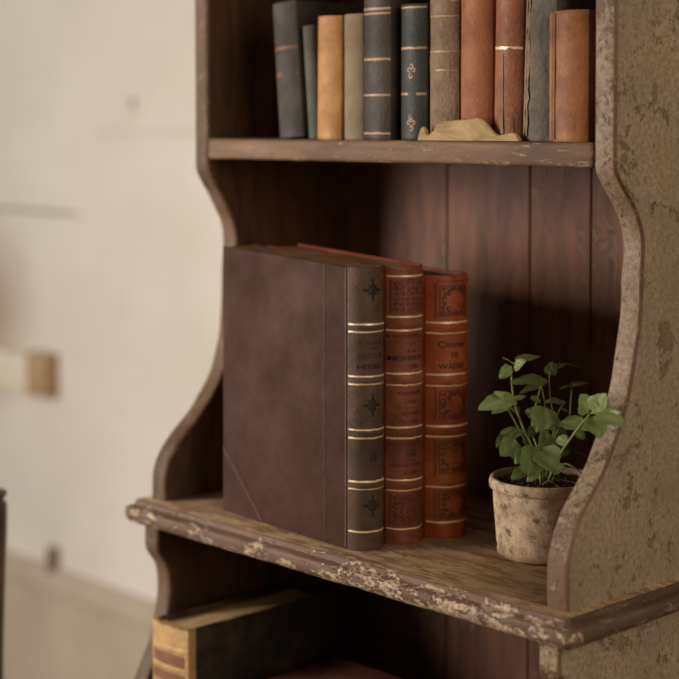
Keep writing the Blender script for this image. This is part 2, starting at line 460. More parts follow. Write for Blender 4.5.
side_panel('side_panel', W_IN, W_IN+TH, spl(prof_R), TOP, 0, 1)
side_panel('side_panel', -TH, 0, spl(prof_L), TOP, 0, -1)
low = [(-.045,-.33),(-.052,-.30),(-.052,-.27),(-.048,-.235),(-.039,-.200),(-.0236,-.1705),(-.0056,-.1367),(.0031,-.1035),(.005,-.078),(.0012,-.0625),(-.007,-.050),(-.0095,-.042),(-.0095,-.0222)]
low = [(-.045,-Z0),(-.045,-.36)] + spl(low)
side_panel('side_panel', W_IN, W_IN+TH, low, -.0222, -Z0, 1)
side_panel('side_panel', -TH, 0, low, -.0222, -Z0, -1)
# counter: top board with a stepped and rounded moulding mitred round three sides
def counter():
    bm = bmesh.new()
    # (overhang, z) going round the moulding from the top edge to the underside
    sec = [(.0125,0),(.0138,-.0008),(.0143,-.0030),(.0143,-.0052),(.0162,-.0061),(.0192,-.0064),(.0212,-.0076),(.0220,-.0100),(.0219,-.0145),(.0206,-.0180),(.0185,-.0205),(.0160,-.0218),(.0090,-.0220)]
    n = 60; rings = []
    for (o, z) in sec:
        x0, x1, y0 = -TH-o+.005, W_IN+TH+o-.004, -o
        ring = [(x0, BACK+.012, z)]
        for i in range(1, 16): ring.append((x0, BACK+.012+(y0-BACK-.012)*i/16, z))
        k = o*.25+.001
        for a in range(5):
            t = a/4*PI/2; ring.append((x0+k-k*math.cos(t), y0+k-k*math.sin(t), z))
        for i in range(1, n): ring.append((x0+k+(x1-x0-2*k)*i/n, y0, z))
        for a in range(5):
            t = a/4*PI/2; ring.append((x1-k+k*math.sin(t), y0+k-k*math.cos(t), z))
        for i in range(15, 0, -1): ring.append((x1, BACK+.012+(y0-BACK-.012)*i/16, z))
        ring.append((x1, BACK+.012, z))
        vs = []
        for p in ring:
            v = Vector(p); w = .0007*noise.noise(Vector((p[0]*40, p[1]*40, z*260))) + .0004*noise.noise(Vector((p[0]*140, p[1]*140, z*500)))
            if z < -.001: v.y += w; v.z += w*.6
            vs.append(bm.verts.new(v))
        rings.append(vs)
    for a, b in zip(rings, rings[1:]):
        for i in range(len(a)-1):
            f = bm.faces.new((a[i], b[i], b[i+1], a[i+1]))
            c = f.calc_center_median(); f.material_index = 1 if (c.y > -.004 and (c.x > W_IN+TH or c.x < -TH)) else 0
    f = bm.faces.new(rings[0]); f.material_index = 2
    f = bm.faces.new(rings[-1][::-1]); f.material_index = 1
    bm.faces.new([r[0] for r in rings]); bm.faces.new([r[-1] for r in rings][::-1])
    bmesh.ops.recalc_face_normals(bm, faces=bm.faces)
    return bm
cpart('counter_board', counter(), [M_slab, M_slabside, M_slabtop], True, 38)
def shelf(z1, th, y0, bev=.003, name='shelf_board', mats=None):
    bm = bmesh.new(); rbox(bm, .0002, W_IN-.0002, y0, BACK, z1-th, z1, bev, 3)
    bmesh.ops.subdivide_edges(bm, edges=[e for e in bm.edges if e.calc_length() > .3], cuts=40, use_grid_fill=True)
    for v in bm.verts:
        if v.co.y < y0+.006:
            v.co.y += .0008*noise.noise(Vector((v.co.x*45, 3, v.co.z*80))); v.co.z += .0005*noise.noise(Vector((v.co.x*60, 9, v.co.z*50)))
    cpart(name, bm, mats or [M_shelf], True, 35)
shelf(.3470, .0195, .0535)
shelf(TOP-.04, .0195, .0535)
shelf(-.330, .02, -.03)
shelf(-.70, .02, -.02)
bm = bmesh.new(); rbox(bm, -TH-.02, W_IN+TH+.02, .035, BACK+.012, TOP, TOP+.022, .004, 3); cpart('top_board', bm, [M_shelf], True, 35)
for k, (a, b) in enumerate(((0,.1545),(.155,.259),(.2595,.330),(.3305,W_IN))):
    bm = bmesh.new(); rbox(bm, a+.0004, b-.0004, BACK, BACK+.012, -.0002, TOP, .0012, 2); cpart('back_plank', bm, [M_backw])
    bm = bmesh.new(); rbox(bm, a+.0004, b-.0004, BACK, BACK+.012, -Z0+.05, -.0224, .0012, 2); cpart('back_plank', bm, [M_backw])

# ------------------------------------------------------------------ three volumes on the counter
TH0 = math.atan2(.9976, .0688)     # their shared turn: spines face right, covers nearly along the front
u_dir = Vector((math.cos(TH0), math.sin(TH0), 0)); d_dir = Vector((-math.sin(TH0), math.cos(TH0), 0))
def mid_loc(px, py, T, eps=.0): return Vector((px, py, Z0+eps)) + u_dir*T/2
# 1 brown
T, H = .0355, .2405; P = mid_loc(.2463, .0055, T)
ribs1 = [.1905, .1455, .1, .056]
g1 = [.1925,.1862,.1485,.1418,.1032,.0962,.0592,.0527,.0165]
t1, sp, s = book('antique_book', 'large dark brown leather book with gilt ruled spine, front cover to the viewer', P, (0,0,TH0), T, H, .1805, .0165, L_brownsp, L_brown, M_page_d,
    ribs1, .0011, .0040, g1, M_gold, .0012, group=None, over=.0012, slope=.0075)
for z in (.2215, .124, .0385): obj('tooled_ornament', fleuron(sp, -.0035, z, .0100), M_ink, s)
for tx, sz, u, v, mt in (('V. Mornes', .0048, -.002, .177, M_inkf), ('HISTOR', .0062, -.002, .1655, M_inkf), ('HEIDIEE', .0058, -.003, .1565, M_ink), ('III', .0095, -.001, .078, M_ink)):
    obj('title_lettering', lettering(sp, tx, sz, u-.002, v), mt, s)
bm = bmesh.new(); ribbon(bm, sp, [(-.005+.008*i/8, .1722) for i in range(9)], .0006); obj('title_rule', bm, M_ink, s)
# cover details of the brown volume: leather corner piece and joint crease on the near board
def cover_strip(pts, w, x, mat, name, par, h=.0003):
    bm = bmesh.new()
    for (a, b), (c, d) in zip(pts, pts[1:]):
        l = math.hypot(c-a, d-b); nx, ny = -(d-b)/l*w/2, (c-a)/l*w/2
        vs = [bm.verts.new((x-h, p, q)) for p, q in ((a+nx,b+ny),(c+nx,d+ny),(c-nx,d-ny),(a-nx,b-ny))]
        bm.faces.new(vs)
    return obj(name, bm, mat, par)
def corner_piece(y0, z0, y1, z1, x, par, mat):
    bm = bmesh.new(); h = .00035
    pts = [(y0, z0), (y1, z1), (y0, z1) if False else (y0, z1)]
    vs = [bm.verts.new((x-h, y, z)) for y, z in ((y0, z0), (y0, z1), (y1, z0))]
    vb = [bm.verts.new((x+.0002, v.co.y, v.co.z)) for v in vs]
    bm.faces.new(vs); bm.faces.new(vb[::-1])
    for i in range(3): bm.faces.new((vs[i], vb[i], vb[(i+1) % 3], vs[(i+1) % 3]))
    bmesh.ops.recalc_face_normals(bm, faces=bm.faces)
    return obj('leather_corner', bm, mat, par)
board = [c for c in t1.children if c.name.startswith('cover_board')][0]
D1 = .1805
corner_piece(D1-.0006, .0008, D1-.061, .060, -T/2, board, L_brown)
cover_strip([(D1-.0006, .0605), (D1-.0305, .0310), (D1-.061, .0014)], .0008, -T/2-.0003, M_crease, 'corner_crease', board)
cover_strip([(.0022, .002), (.0020, .12), (.0022, .2395)], .0006, -T/2-.0001, M_crease, 'joint_crease', board)
cover_strip([(.0300, .002), (.0304, .12), (.0300, .2408)], .0007, -T/2-.0001, L_brownsp, 'joint_crease', board)
cover_strip([(.0318, .002), (.0322, .12), (.0318, .2408)], .0005, -T/2-.0001, M_inkf, 'joint_crease', board)
# 2 reddish
T, H = .0392, .2400; P = mid_loc(.2560, .0414, T)
ribs2 = [.190, .143, .0968, .0518]
g2 = [.2315,.1965,.1852,.1480,.1382,.1018,.0925,.0563,.0475,.0142]
t2, sp, s = book('antique_book', 'reddish brown leather book with dense tooling between the brown and the russet one', P, (0,0,TH0), T, H, .168, .0155, L_red, L_redcov, M_page_d,
    ribs2, .0015, .0042, g2, M_gold, .0012, over=.0024, seed=4, slope=.008)
for k, (a, b) in enumerate(((.2000,.2280),(.0182,.0438))): obj('tooled_ornament', scroll_frame(sp, -.0180, .0100, a, b, True, 5+k, .0006), M_ink2, s)
for tx, sz, u, v in (('CHRONIQUE &', .0050, -.001, .1800), ('de l\'an', .0042, .003, .1675), ('MONITION', .0062, .001, .1610), ('1786', .0052, .005, .1540),
                     ('VARIORUM', .0046, .002, .1310), ('LIVRES', .0046, .003, .1235), ('AUTRES', .0048, .002, .1135), ('ORIGINES', .0046, .001, .1065),
                     ('COLLECTION', .0046, 0, .0875), ('TOME', .0044, .003, .0780), ('GRAND NOM', .0044, 0, .0690), ('ALARD', .0050, .003, .0625)):
    obj('title_lettering', lettering(sp, tx, sz*.92, u-.0060, v), M_ink2 if tx not in ('MONITION','1786') else M_ink, s)
for (u, v) in ((.004,.1735),(.003,.1185),(.004,.0825),(.004,.0735)):
    bm = bmesh.new(); ribbon(bm, sp, [(u-.0105+.008*i/6, v) for i in range(7)], .0005); obj('title_rule', bm, M_ink2, s)
# 3 russet
T, H = .0460, .2300; P = mid_loc(.2650, .0812, T)
ribs3 = [.1845, .1388, .0945, .0502]
g3 = [.1892,.1800,.1440,.1342,.0990,.0900,.0460,.0150]
t3, sp, s = book('antique_book', 'bright russet leather book with framed scroll panels, farthest back of the three', P, (0,0,TH0), T, H, .165, .0180, L_russet, L_russet, M_page_g,
    ribs3, .0017, .0044, g3, M_gold, .0013, over=.0034, seed=8, slope=.006)
for k, (a, b) in enumerate(((.1950,.2210),(.1050,.1300),(.0580,.0860),(.0190,.0425))): obj('tooled_ornament', scroll_frame(sp, -.0165, .0090, a, b, False, 15+k, .0009), M_ink2, s)
for u in (-.0184, -.0194):
    for (a, b) in ((.1925,.2240),(.1035,.1325),(.0555,.0885),(.0175,.0440)):
        bm = bmesh.new(); ribbon(bm, sp, [(u, a+(b-a)*i/10) for i in range(11)], .0004); obj('tooled_fillet', bm, M_ink2, s)
bm = bmesh.new(); ribbon(bm, sp, [(-.0185+.037*i/20, .2250) for i in range(21)], .0005); obj('tooled_fillet', bm, M_ink2, s)
for tx, sz, u, v in (('Ommer', .0080, -.0050, .1700), ('DE', .0060, -.0045, .1610), ('WADIEF', .0066, -.0055, .1510)):
    obj('title_lettering', lettering(sp, tx, sz, u, v), M_ink, s)

# ------------------------------------------------------------------ row on the upper shelf
ZS = Z0+.3470
G = 'old books in the row on the upper shelf'
def up(name, label, x0, x1, y, H, D, b, sm, bmat, pm=None, lean=0, **k):
    T = x1-x0
    return book(name, label, (x0+T/2, y, ZS+ (abs(math.sin(lean))*T/2 if lean else 0)), (0, lean, 0), T, H, D, b, sm, bmat, pm or M_page, group=G, **k)
t, sp, s = up('old_book', 'charcoal book leaning left, leftmost on the upper shelf, faint brown bands', .0955, .1275, .064, .1255, .11, .005, L_char, L_char, lean=-.082,
   gilt=[.1255*.66,.1255*.47], gilt_m=M_label, gilt_w=.003, wob=.0006)
t, sp, s = up('old_book', 'thin grey green book leaning left beside the charcoal one', .1335, .1472, .066, .1035, .10, .003, L_greeng, L_greeng, lean=-.085, wob=.0004, seed=3)
t, sp, s = up('old_book', 'tan leather book with a bare spine on the upper shelf', .1478, .1788, .063, .1105, .105, .006, L_tan, L_tan, wob=.0012, seed=5, lean=.012)
t, sp, s = up('old_book', 'grey beige cloth book with a faded paper label at its head', .1835, .2075, .063, .1110, .10, .004, L_beige, L_beige, wob=.0005, seed=6)
bm = bmesh.new(); n = 16
for j in range(9):
    ribbon(bm, sp, [((-1+2*i/n)*sp.T/2*.99, .0825+.0031*j+.00155 + (.0008*noise.noise(Vector((i*.8,1,1))) if j == 0 else 0)) for i in range(n+1)], .0034, .0006)
obj('paper_label', bm, L_beige2, s)
t, sp, s = up('old_book', 'tall blue black book with four thin gilt bands beside the grey beige one', .2112, .2440, .060, .150, .115, .0045, L_black, L_black,
   gilt=[.0058,.0390,.0700,.1095,.1135], gilt_m=M_golddim, gilt_w=.0016, wob=.0003, seed=7)
t, sp, s = up('old_book', 'dark teal black book with gilt bands and two small stamped emblems', .2510, .2812, .066, .1160, .11, .006, L_teal, L_teal,
   gilt=[.0395,.0785,.1130], gilt_m=M_golddim, gilt_w=.0016, seed=9, wob=.0004)
for (v, sg) in ((.0575, 1), (.0165, -1)):
    bm = bmesh.new()
    for (a, b, d, r) in ((-.0022, .002, 1, 0), (.0022, .002, -1, 3.1), (0, -.0028, 1, 1.5), (0,.0058,1,4)): curl(bm, sp, a+.002, v+b*sg, .0027, d, r, 1.0, .0007)
    obj('stamped_emblem', bm, M_golddim, s)
t, sp, s = up('old_book', 'grey brown scuffed book with gilt ruled bands, left of the rust one', .2822, .3150, .069, .158, .11, .007, L_umber, L_umber,
   gilt=[.0590,.0745,.1040,.1170,.140], gilt_m=M_golddim, gilt_w=.0013, ribs=[.0668,.1105], rib_h=.001, rib_w=.0075, wob=.0008, seed=10)
t, sp, s = up('old_book', 'smooth rust leather book with one pale band near the top', .3175, .3522, .069, .160, .11, .008, L_rust, L_rust,
   gilt=[.1240,.1265], gilt_m=M_gold, gilt_w=.0016, wob=.0003, seed=11)
t, sp, s = up('old_book', 'worn rust book with a frayed foot and one pale band at half height', .3548, .3842, .068, .152, .11, .007, L_rust2, L_rust,
   gilt=[.0748], gilt_m=M_gold, gilt_w=.0018, wob=.001, seed=12, lean=.016)
bm = bmesh.new()      # frayed leather at the foot, lighter scar up the spine
for k, (u, z0, z1, w) in enumerate(((-.0005,.004,.070,.0030),(.0085,.001,.020,.0030))):
    ribbon(bm, sp, [(u+.0006*noise.noise(Vector((i*.6,k,0))), z0+(z1-z0)*i/16) for i in range(17)], w, .0009, wfn=lambda t: 1.1-.8*t)
obj('worn_patch', bm, L_umber, s)
t, sp, s = up('old_book', 'tattered grey cloth book with torn spine between the worn rust and cognac ones', .3868, .4175, .066, .156, .11, .005, L_grey, L_grey, wob=.0016, seed=13, lean=.03)
bm = bmesh.new()
for k, u in enumerate((-.0118,-.0085)):
    ribbon(bm, sp, [(u+.0022*noise.noise(Vector((i*.55,k*4,2))), .004+.148*i/40) for i in range(41)], .0035, .0012, wfn=lambda t: .55+.5*math.sin(t*23)**2)
obj('torn_cloth', bm, L_umber, s)
t, sp, s = up('old_book', 'cognac leather book with rounded spine at the right end of the upper shelf', .4205, .4570, .060, .1015, .044, .007, L_cogn, L_cogn, wob=.0005, seed=14, bt=.0062, left_out=.0045)
bm = bmesh.new(); ribbon(bm, sp, [(-sp.T/2+.0078, .002+.098*i/20) for i in range(21)], .0016, .0006); obj('hinge_groove', bm, M_ink, s)
t, sp, s = up('old_book', 'slim russet book edge rising behind the cognac leather one', .4265, .4322, .112, .150, .09, .002, L_rust, L_rust, bt=.0015, seed=15)
t, sp, s = up('old_book', 'black book standing behind the cognac leather one', .4340, .4640, .112, .152, .09, .006, L_black, L_black, seed=16)

# crumpled parchment strip on the front of the upper shelf
def parchment():
    bm = bmesh.new()
    key = [(.2815,.004),(.284,.0112),(.288,.0105),(.292,.0050),(.297,.0080),(.304,.0150),(.318,.0166),(.338,.0180),(.352,.0172),(.360,.0110),(.368,.0052),(.376,.0058),(.386,.0065),(.391,.0020)]
    hp = smooth_path([(a, 0, b) for a, b in key], 5); N = len(hp); rows = []
    for i, p in enumerate(hp):
        row = []; sect = 12
        for j in range(sect+1):
            t = j/sect; a = PI*t
            y = .0546 + .0028*(1-math.cos(a))*.95
            z = p.z*math.sin(a)**.55 if 0 < t < 1 else 0
            f = .0008*noise.noise(Vector((p.x*180, t*3.2, 1))) + .0007*noise.noise(Vector((p.x*60+p.z*200, t*7, 4)))
            row.append(bm.verts.new((p.x, y - abs(f)*.6, max(0, z + f*1.2*math.sin(a)))))
        rows.append(row)
    for a, b in zip(rows, rows[1:]):
        for j in range(len(a)-1): bm.faces.new((a[j], b[j], b[j+1], a[j+1]))
    bm.faces.new(rows[0]); bm.faces.new(rows[-1][::-1])
    bmesh.ops.recalc_face_normals(bm, faces=bm.faces)
    return bm
tt = NT('parchment', .75, .25)
n = tt.noise(50, 7, .65, tt.map((.35,1,1.4)), .8)
tt.color(tt.ramp(n, [(.3, srgb(132,100,62)), (.5, srgb(184,152,108)), (.72, srgb(212,184,140))])); tt.bump(n, .7, .0015)
bm = parchment(); shift(bm, (-.325, -.057, 0))
o = obj('parchment_scrap', bm, tt.m, None, True, (.325, .057, ZS+.0002)); o['label'] = 'crumpled tan parchment scrap lying on the front edge of the upper shelf'; o['category'] = 'parchment'

# ------------------------------------------------------------------ lower shelf
ZL = Z0-.330
t, sp, s = book('heavy_tome', 'thick old tome with ragged tan spine and black covers on the lower shelf', (.0400, -.0245, ZL), (0,0,0), .0540, .2260, .180, .0042, L_tomesp, L_tomebd, M_page_l,
     ribs=[.2035,.1860,.150,.10,.05], rib_h=.0012, rib_w=.0030, gilt=(), wob=.0012, ragged=.0028, seed=21, bt=.0038, over=.0065)
for (a, b) in ((.1895,.2000),(.1735,.1825),(.110,.14)):
    bm = bmesh.new(); k = 6
    for j in range(k): ribbon(bm, sp, [((-.82+1.64*i/16)*sp.T/2, a+(b-a)*(j+.5)/k + .0003*noise.noise(Vector((i,j,1)))) for i in range(17)], (b-a)/k*1.05, .0011)
    obj('spine_label', bm, M_label, s)
for z in (.2060,.1850,.1720): obj('gilt_line', hline(sp, z, .0011, -.9, .9, .0006), M_golddim, s)
bm = bmesh.new(); rnd = random.Random(5)       # frayed head of the spine
for i in range(46):
    u = -.0262+.0524*i/45; y = sp.y(u, .224)
    h = rnd.uniform(.001,.0042)
    tube(bm, [(u, y+.0004, .2235), (u+rnd.uniform(-.001,.001), y+rnd.uniform(-.001,.0012), .2255+h*.6), (u+rnd.uniform(-.002,.002), y+rnd.uniform(-.001,.003), .2260+h)], .0005, 4, .4)
obj('frayed_edge', bm, L_tomesp, s)
bm = bmesh.new()       # leather hinge of the spine turned over onto the boards
for sg in (-1,1): rbox(bm, sg*.0268-.0004, sg*.0268+.0004, .0, .0085, .0005, .2262, .0004, 2)
obj('spine_hinge', bm, L_tomesp, s)

z = ZL; fl = [(.196,.050,.058,.168,'black cloth book lying flat at the bottom of the stack beside the tome', L_tomebd, .010),
              (.190,.052,.056,.164,'dark green grey book lying flat in the middle of the stack beside the tome', L_char, -.012),
              (.192,.050,.061,.166,'oxblood brown book lying flat on top of the stack beside the tome', L_flat, 0)]
for W_, y0, T_, D_, lb, mt, rz in fl:
    # lying flat: spine to the front left
    t, sp, s = book('flat_book', lb, (.1005+.2/2+.004, -.028, z+T_/2), (0, PI/2, rz), T_, W_, .158, .005, mt, mt, M_page_d, seed=int(W_*1000), bt=.0034)
    t.location.x = .104 
    z += T_+.0003
# ------------------------------------------------------------------ potted plant
pot = thing('potted_plant', 'leafy green herb in a small weathered clay pot on the counter', 'plant', (.3708, .1148, Z0))
def potmat():
    t = NT('weathered_clay', .85, .2)
    n = t.noise(55, 8, .72); n2 = t.noise(130, 6, .72, t.map((1,1,1), loc=(4,2,1)))
    c = t.ramp(n, [(.30, srgb(116,94,74)), (.44, srgb(176,148,118)), (.64, srgb(214,190,158))])
    c = t.mix(t.ramp(n2, [(.53, 0), (.64, .85)]), c, srgb(88,72,58))
    z = t.xyz()[2]
    low = t.ramp(t.math('ADD', z, t.math('MULTIPLY', n, .012)), [(.010, 1), (.020, 0)])
    c = t.mix(t.math('MULTIPLY', low, .65), c, srgb(138,98,64))
    g = t.noise(400, 3, .6); sp_ = t.ramp(g, [(.68, 0), (.74, .7)])
    c = t.mix(sp_, c, srgb(74,58,44)); t.color(c)
    b = t.bump(n2, .6, .0016); t.bump(g, .5, .0006, b); return t.m
bm = bmesh.new()
lathe(bm, [(.0001,0),(.034,0),(.0375,.0008),(.0392,.003),(.0395,.006),(.0388,.008),(.0398,.012),(.0412,.030),(.0424,.046),(.0432,.0555),(.0436,.0563),(.0452,.0572),(.0462,.0585),(.0464,.0620),(.0458,.0648),(.0445,.0660),(.0428,.0658),(.0418,.0640),(.0415,.056),(.0412,.050),(.0001,.050)], 72, False, .0007)
obj('clay_pot', bm, potmat(), pot, True, angle=50)
ts = NT('soil', .95, .1); n = ts.noise(160, 6, .7)
ts.color(ts.ramp(n, [(.3, srgb(44,31,22)), (.6, srgb(98,72,52)), (.8, srgb(146,116,88))])); ts.bump(n, 1, .003)
bm = bmesh.new(); rnd = random.Random(3)
rings = []
for i in range(12):
    r = .0413*i/11; ring = []
    for k in range(36):
        a = 2*PI*k/36; p = Vector((r*math.cos(a), r*math.sin(a), 0))
        p.z = .0612 + .0022*noise.noise(p*90) + .0015*noise.noise(p*260) - (.003 if i == 11 else 0)
        ring.append(bm.verts.new(p))
    rings.append(ring)
for a, b in zip(rings, rings[1:]):
    for k in range(36): bm.faces.new((a[k], b[k], b[(k+1) % 36], a[(k+1) % 36]))
for _ in range(170):
    a = rnd.uniform(0, 2*PI); r = .039*math.sqrt(rnd.random()); s_ = rnd.uniform(.0007,.0022)
    m = Matrix.Translation((r*math.cos(a), r*math.sin(a), .0617+s_*.3)) @ Matrix.Rotation(rnd.uniform(0,3), 4, 'X') @ Matrix.Diagonal((s_, s_*rnd.uniform(.6,1), s_*rnd.uniform(.5,.9), 1))
    bmesh.ops.create_icosphere(bm, subdivisions=1, radius=1, matrix=m)
obj('soil', bm, ts.m, pot, True)
LEAVES=[
((0.3663, 0.0832, 0.1352),(0.3554, 0.0497, 0.132),0.0167,0.45),
((0.3566, 0.0871, 0.1285),(0.353, 0.0685, 0.1236),0.0108,0.50),
((0.3599, 0.0908, 0.1318),(0.3578, 0.1035, 0.1368),0.0083,0.30),
((0.3708, 0.1178, 0.1468),(0.3635, 0.0813, 0.1516),0.0125,0.35),
((0.3571, 0.132, 0.1403),(0.3485, 0.1082, 0.1368),0.0108,0.20),
((0.3572, 0.0899, 0.1617),(0.3584, 0.0771, 0.1697),0.0075,0.30),
((0.3518, 0.0988, 0.1627),(0.3539, 0.1303, 0.1666),0.0075,0.25),
((0.3514, 0.098, 0.1569),(0.3629, 0.096, 0.165),0.0083,0.60),
((0.3561, 0.0887, 0.16),(0.3496, 0.0811, 0.1501),0.0083,0.60),
((0.3592, 0.1347, 0.1479),(0.3612, 0.1375, 0.159),0.0092,0.70),
((0.3608, 0.1366, 0.1522),(0.3569, 0.1618, 0.1569),0.0075,0.40),
((0.3563, 0.1611, 0.1543),(0.3603, 0.1797, 0.152),0.0042,0.30),
((0.3673, 0.157, 0.137),(0.3591, 0.1483, 0.1353),0.0083,0.20),
((0.3667, 0.1564, 0.137),(0.371, 0.1757, 0.1397),0.0100,0.20),
((0.3755, 0.136, 0.1267),(0.3702, 0.116, 0.1293),0.0100,0.35),
((0.3784, 0.1099, 0.1252),(0.3854, 0.0873, 0.1107),0.0183,0.90),
((0.3768, 0.108, 0.1219),(0.3899, 0.1063, 0.108),0.0117,0.80),
((0.3925, 0.1095, 0.1162),(0.4264, 0.1017, 0.1161),0.0158,0.55),
((0.4567, 0.0623, 0.1378),(0.4598, 0.0519, 0.1518),0.0142,0.80),
((0.4649, 0.0566, 0.1403),(0.4831, 0.0475, 0.1552),0.0133,0.80),
((0.4799, 0.0433, 0.1416),(0.5061, 0.0417, 0.1385),0.0167,0.60),
((0.4722, 0.0496, 0.1383),(0.4881, 0.0364, 0.1261),0.0142,0.90),
((0.4578, 0.0633, 0.1362),(0.4394, 0.0731, 0.1374),0.0083,0.50),
((0.3571, 0.1008, 0.1067),(0.3587, 0.0734, 0.1072),0.0125,0.35),
((0.3501, 0.1077, 0.1023),(0.3529, 0.0814, 0.0986),0.0100,0.20),
((0.3674, 0.0822, 0.1006),(0.369, 0.0615, 0.0913),0.0142,0.70),
((0.3654, 0.0795, 0.0907),(0.3778, 0.0776, 0.0845),0.0075,0.70),
((0.3896, 0.0836, 0.0978),(0.3954, 0.0667, 0.079),0.0217,0.85),
((0.3913, 0.0853, 0.097),(0.4091, 0.0814, 0.0822),0.0200,0.85),
((0.3865, 0.1027, 0.1055),(0.3881, 0.0892, 0.0976),0.0117,0.70),
((0.3774, 0.1219, 0.1034),(0.3856, 0.1302, 0.0967),0.0092,0.50),
((0.3585, 0.1018, 0.0992),(0.3638, 0.107, 0.0933),0.0075,0.60),
((0.3687, 0.1408, 0.086),(0.3731, 0.1737, 0.0751),0.0117,0.10),
((0.3542, 0.1132, 0.1217),(0.3655, 0.1101, 0.1134),0.0075,0.50),
((0.3432, 0.1159, 0.1165),(0.3384, 0.1111, 0.1199),0.0058,0.50),
((0.3791, 0.0786, 0.078),(0.379, 0.0637, 0.0736),0.0083,0.50),
((0.374, 0.1339, 0.12),(0.376, 0.1503, 0.1148),0.0075,0.40),
((0.3654, 0.1369, 0.0801),(0.3746, 0.147, 0.086),0.0083,0.40),
((0.3481, 0.0909, 0.1),(0.3502, 0.0782, 0.0936),0.0075,0.50),
((0.3825, 0.0821, 0.078),(0.3837, 0.0692, 0.0834),0.0083,0.70),
((0.3949, 0.0952, 0.078),(0.4072, 0.094, 0.0834),0.0092,0.60),
((0.3711, 0.1008, 0.1019),(0.368, 0.098, 0.1102),0.0075,0.70),
((0.398, 0.1002, 0.1058),(0.4084, 0.0962, 0.0996),0.0083,0.80),
((0.3792, 0.0797, 0.0943),(0.3808, 0.0664, 0.0866),0.0092,0.70),
((0.3673, 0.113, 0.1301),(0.3684, 0.0999, 0.1335),0.0067,0.50),
((0.3903, 0.107, 0.1121),(0.3872, 0.1043, 0.1203),0.0075,0.70),
((0.3607, 0.0772, 0.1335),(0.3619, 0.0645, 0.1426),0.0067,0.60),
((0.4192, 0.094, 0.1144),(0.4306, 0.0911, 0.1099),0.0075,0.70),
((0.4862, 0.0498, 0.1378),(0.4962, 0.0462, 0.1449),0.0075,0.70),
((0.4741, 0.052, 0.1444),(0.4697, 0.0477, 0.1505),0.0067,0.70),
((0.3923, 0.0779, 0.0769),(0.3944, 0.0653, 0.0742),0.0067,0.60),
]
STEMS=[
([(0.37, 0.1116, 0.0616), (0.3728, 0.1015, 0.0862), (0.3627, 0.0927, 0.1152), (0.358, 0.0891, 0.136), (0.3561, 0.0887, 0.16)],0.00125),
([(0.3712, 0.1128, 0.0616), (0.3628, 0.1057, 0.0883), (0.3593, 0.0891, 0.1152), (0.3602, 0.0765, 0.1302)],0.00108),
([(0.3781, 0.1056, 0.0638), (0.3751, 0.1039, 0.0862), (0.3635, 0.1074, 0.105), (0.3587, 0.1182, 0.1242), (0.368, 0.1147, 0.1452)],0.00125),
([(0.3723, 0.114, 0.0616), (0.3666, 0.1246, 0.0947), (0.364, 0.1237, 0.1242), (0.3611, 0.1218, 0.1419)],0.00083),
([(0.3735, 0.1152, 0.0616), (0.3761, 0.1196, 0.0883), (0.3716, 0.1451, 0.1055), (0.3665, 0.1554, 0.125), (0.3667, 0.1564, 0.137)],0.00125),
([(0.3804, 0.108, 0.0638), (0.4053, 0.0925, 0.0923), (0.4327, 0.0794, 0.1182), (0.4614, 0.0599, 0.1379)],0.00150),
([(0.4614, 0.0599, 0.1379), (0.4732, 0.0508, 0.1406), (0.4815, 0.0449, 0.1401)],0.00100),
([(0.3729, 0.1146, 0.0632), (0.3689, 0.1126, 0.0967), (0.379, 0.1104, 0.1235)],0.00100),
([(0.3729, 0.1146, 0.0632), (0.3875, 0.1029, 0.0923), (0.393, 0.1101, 0.1162)],0.00100),
([(0.3752, 0.1026, 0.0638), (0.3736, 0.0877, 0.0841), (0.3663, 0.081, 0.1006)],0.00108),
([(0.3694, 0.1109, 0.0616), (0.3627, 0.1058, 0.0925), (0.3571, 0.1008, 0.1059)],0.00100),
([(0.3827, 0.096, 0.0643), (0.3949, 0.081, 0.0842), (0.3907, 0.0848, 0.0978)],0.00117),
([(0.3683, 0.1097, 0.0599), (0.3814, 0.0809, 0.078), (0.3654, 0.0795, 0.0907)],0.00092),
([(0.3683, 0.1242, 0.0594), (0.3642, 0.137, 0.1013), (0.3603, 0.1348, 0.131), (0.3602, 0.136, 0.1522), (0.3563, 0.1611, 0.1543)],0.00075),
([(0.3758, 0.1176, 0.0599), (0.3868, 0.1157, 0.0779), (0.3999, 0.115, 0.0791), (0.4058, 0.1208, 0.0726)],0.00083),
([(0.3683, 0.1242, 0.0594), (0.3656, 0.1368, 0.0758), (0.3694, 0.1414, 0.0852)],0.00083),
([(0.3723, 0.114, 0.0616), (0.3708, 0.13, 0.1116), (0.3755, 0.136, 0.1267)],0.00083),
]

OP = Vector((.3708, .1148, 0))
def leafmat():
    t = NT('leaf_green', .42, .5)
    at = t.n.new('ShaderNodeAttribute'); at.attribute_name = 'tone'
    n = t.noise(70, 5, .6)
    c = t.ramp(at.outputs['Fac'], [(0, srgb(104,118,64)), (.5, srgb(150,168,98)), (1, srgb(200,214,150))])
    c = t.mix(t.ramp(n, [(.35, 0), (.75, .45)]), c, srgb(150,166,108))
    t.color(c); t.b.inputs['Subsurface Weight'].default_value = 0
    t.bump(n, .3, .0006)
    tr = t.n.new('ShaderNodeBsdfTranslucent'); t.link(c, tr.inputs[0])
    mx = t.n.new('ShaderNodeMixShader'); mx.inputs[0].default_value = .22
    t.link(t.b.outputs[0], mx.inputs[1]); t.link(tr.outputs[0], mx.inputs[2])
    out = [q for q in t.n if q.type == 'OUTPUT_MATERIAL'][0]; t.link(mx.outputs[0], out.inputs[0])
    return t.m
bm = bmesh.new(); tone = bm.loops.layers.float_color.new('tone')
view = Vector((.71, -.69, .15)).normalized()
rnd = random.Random(11)
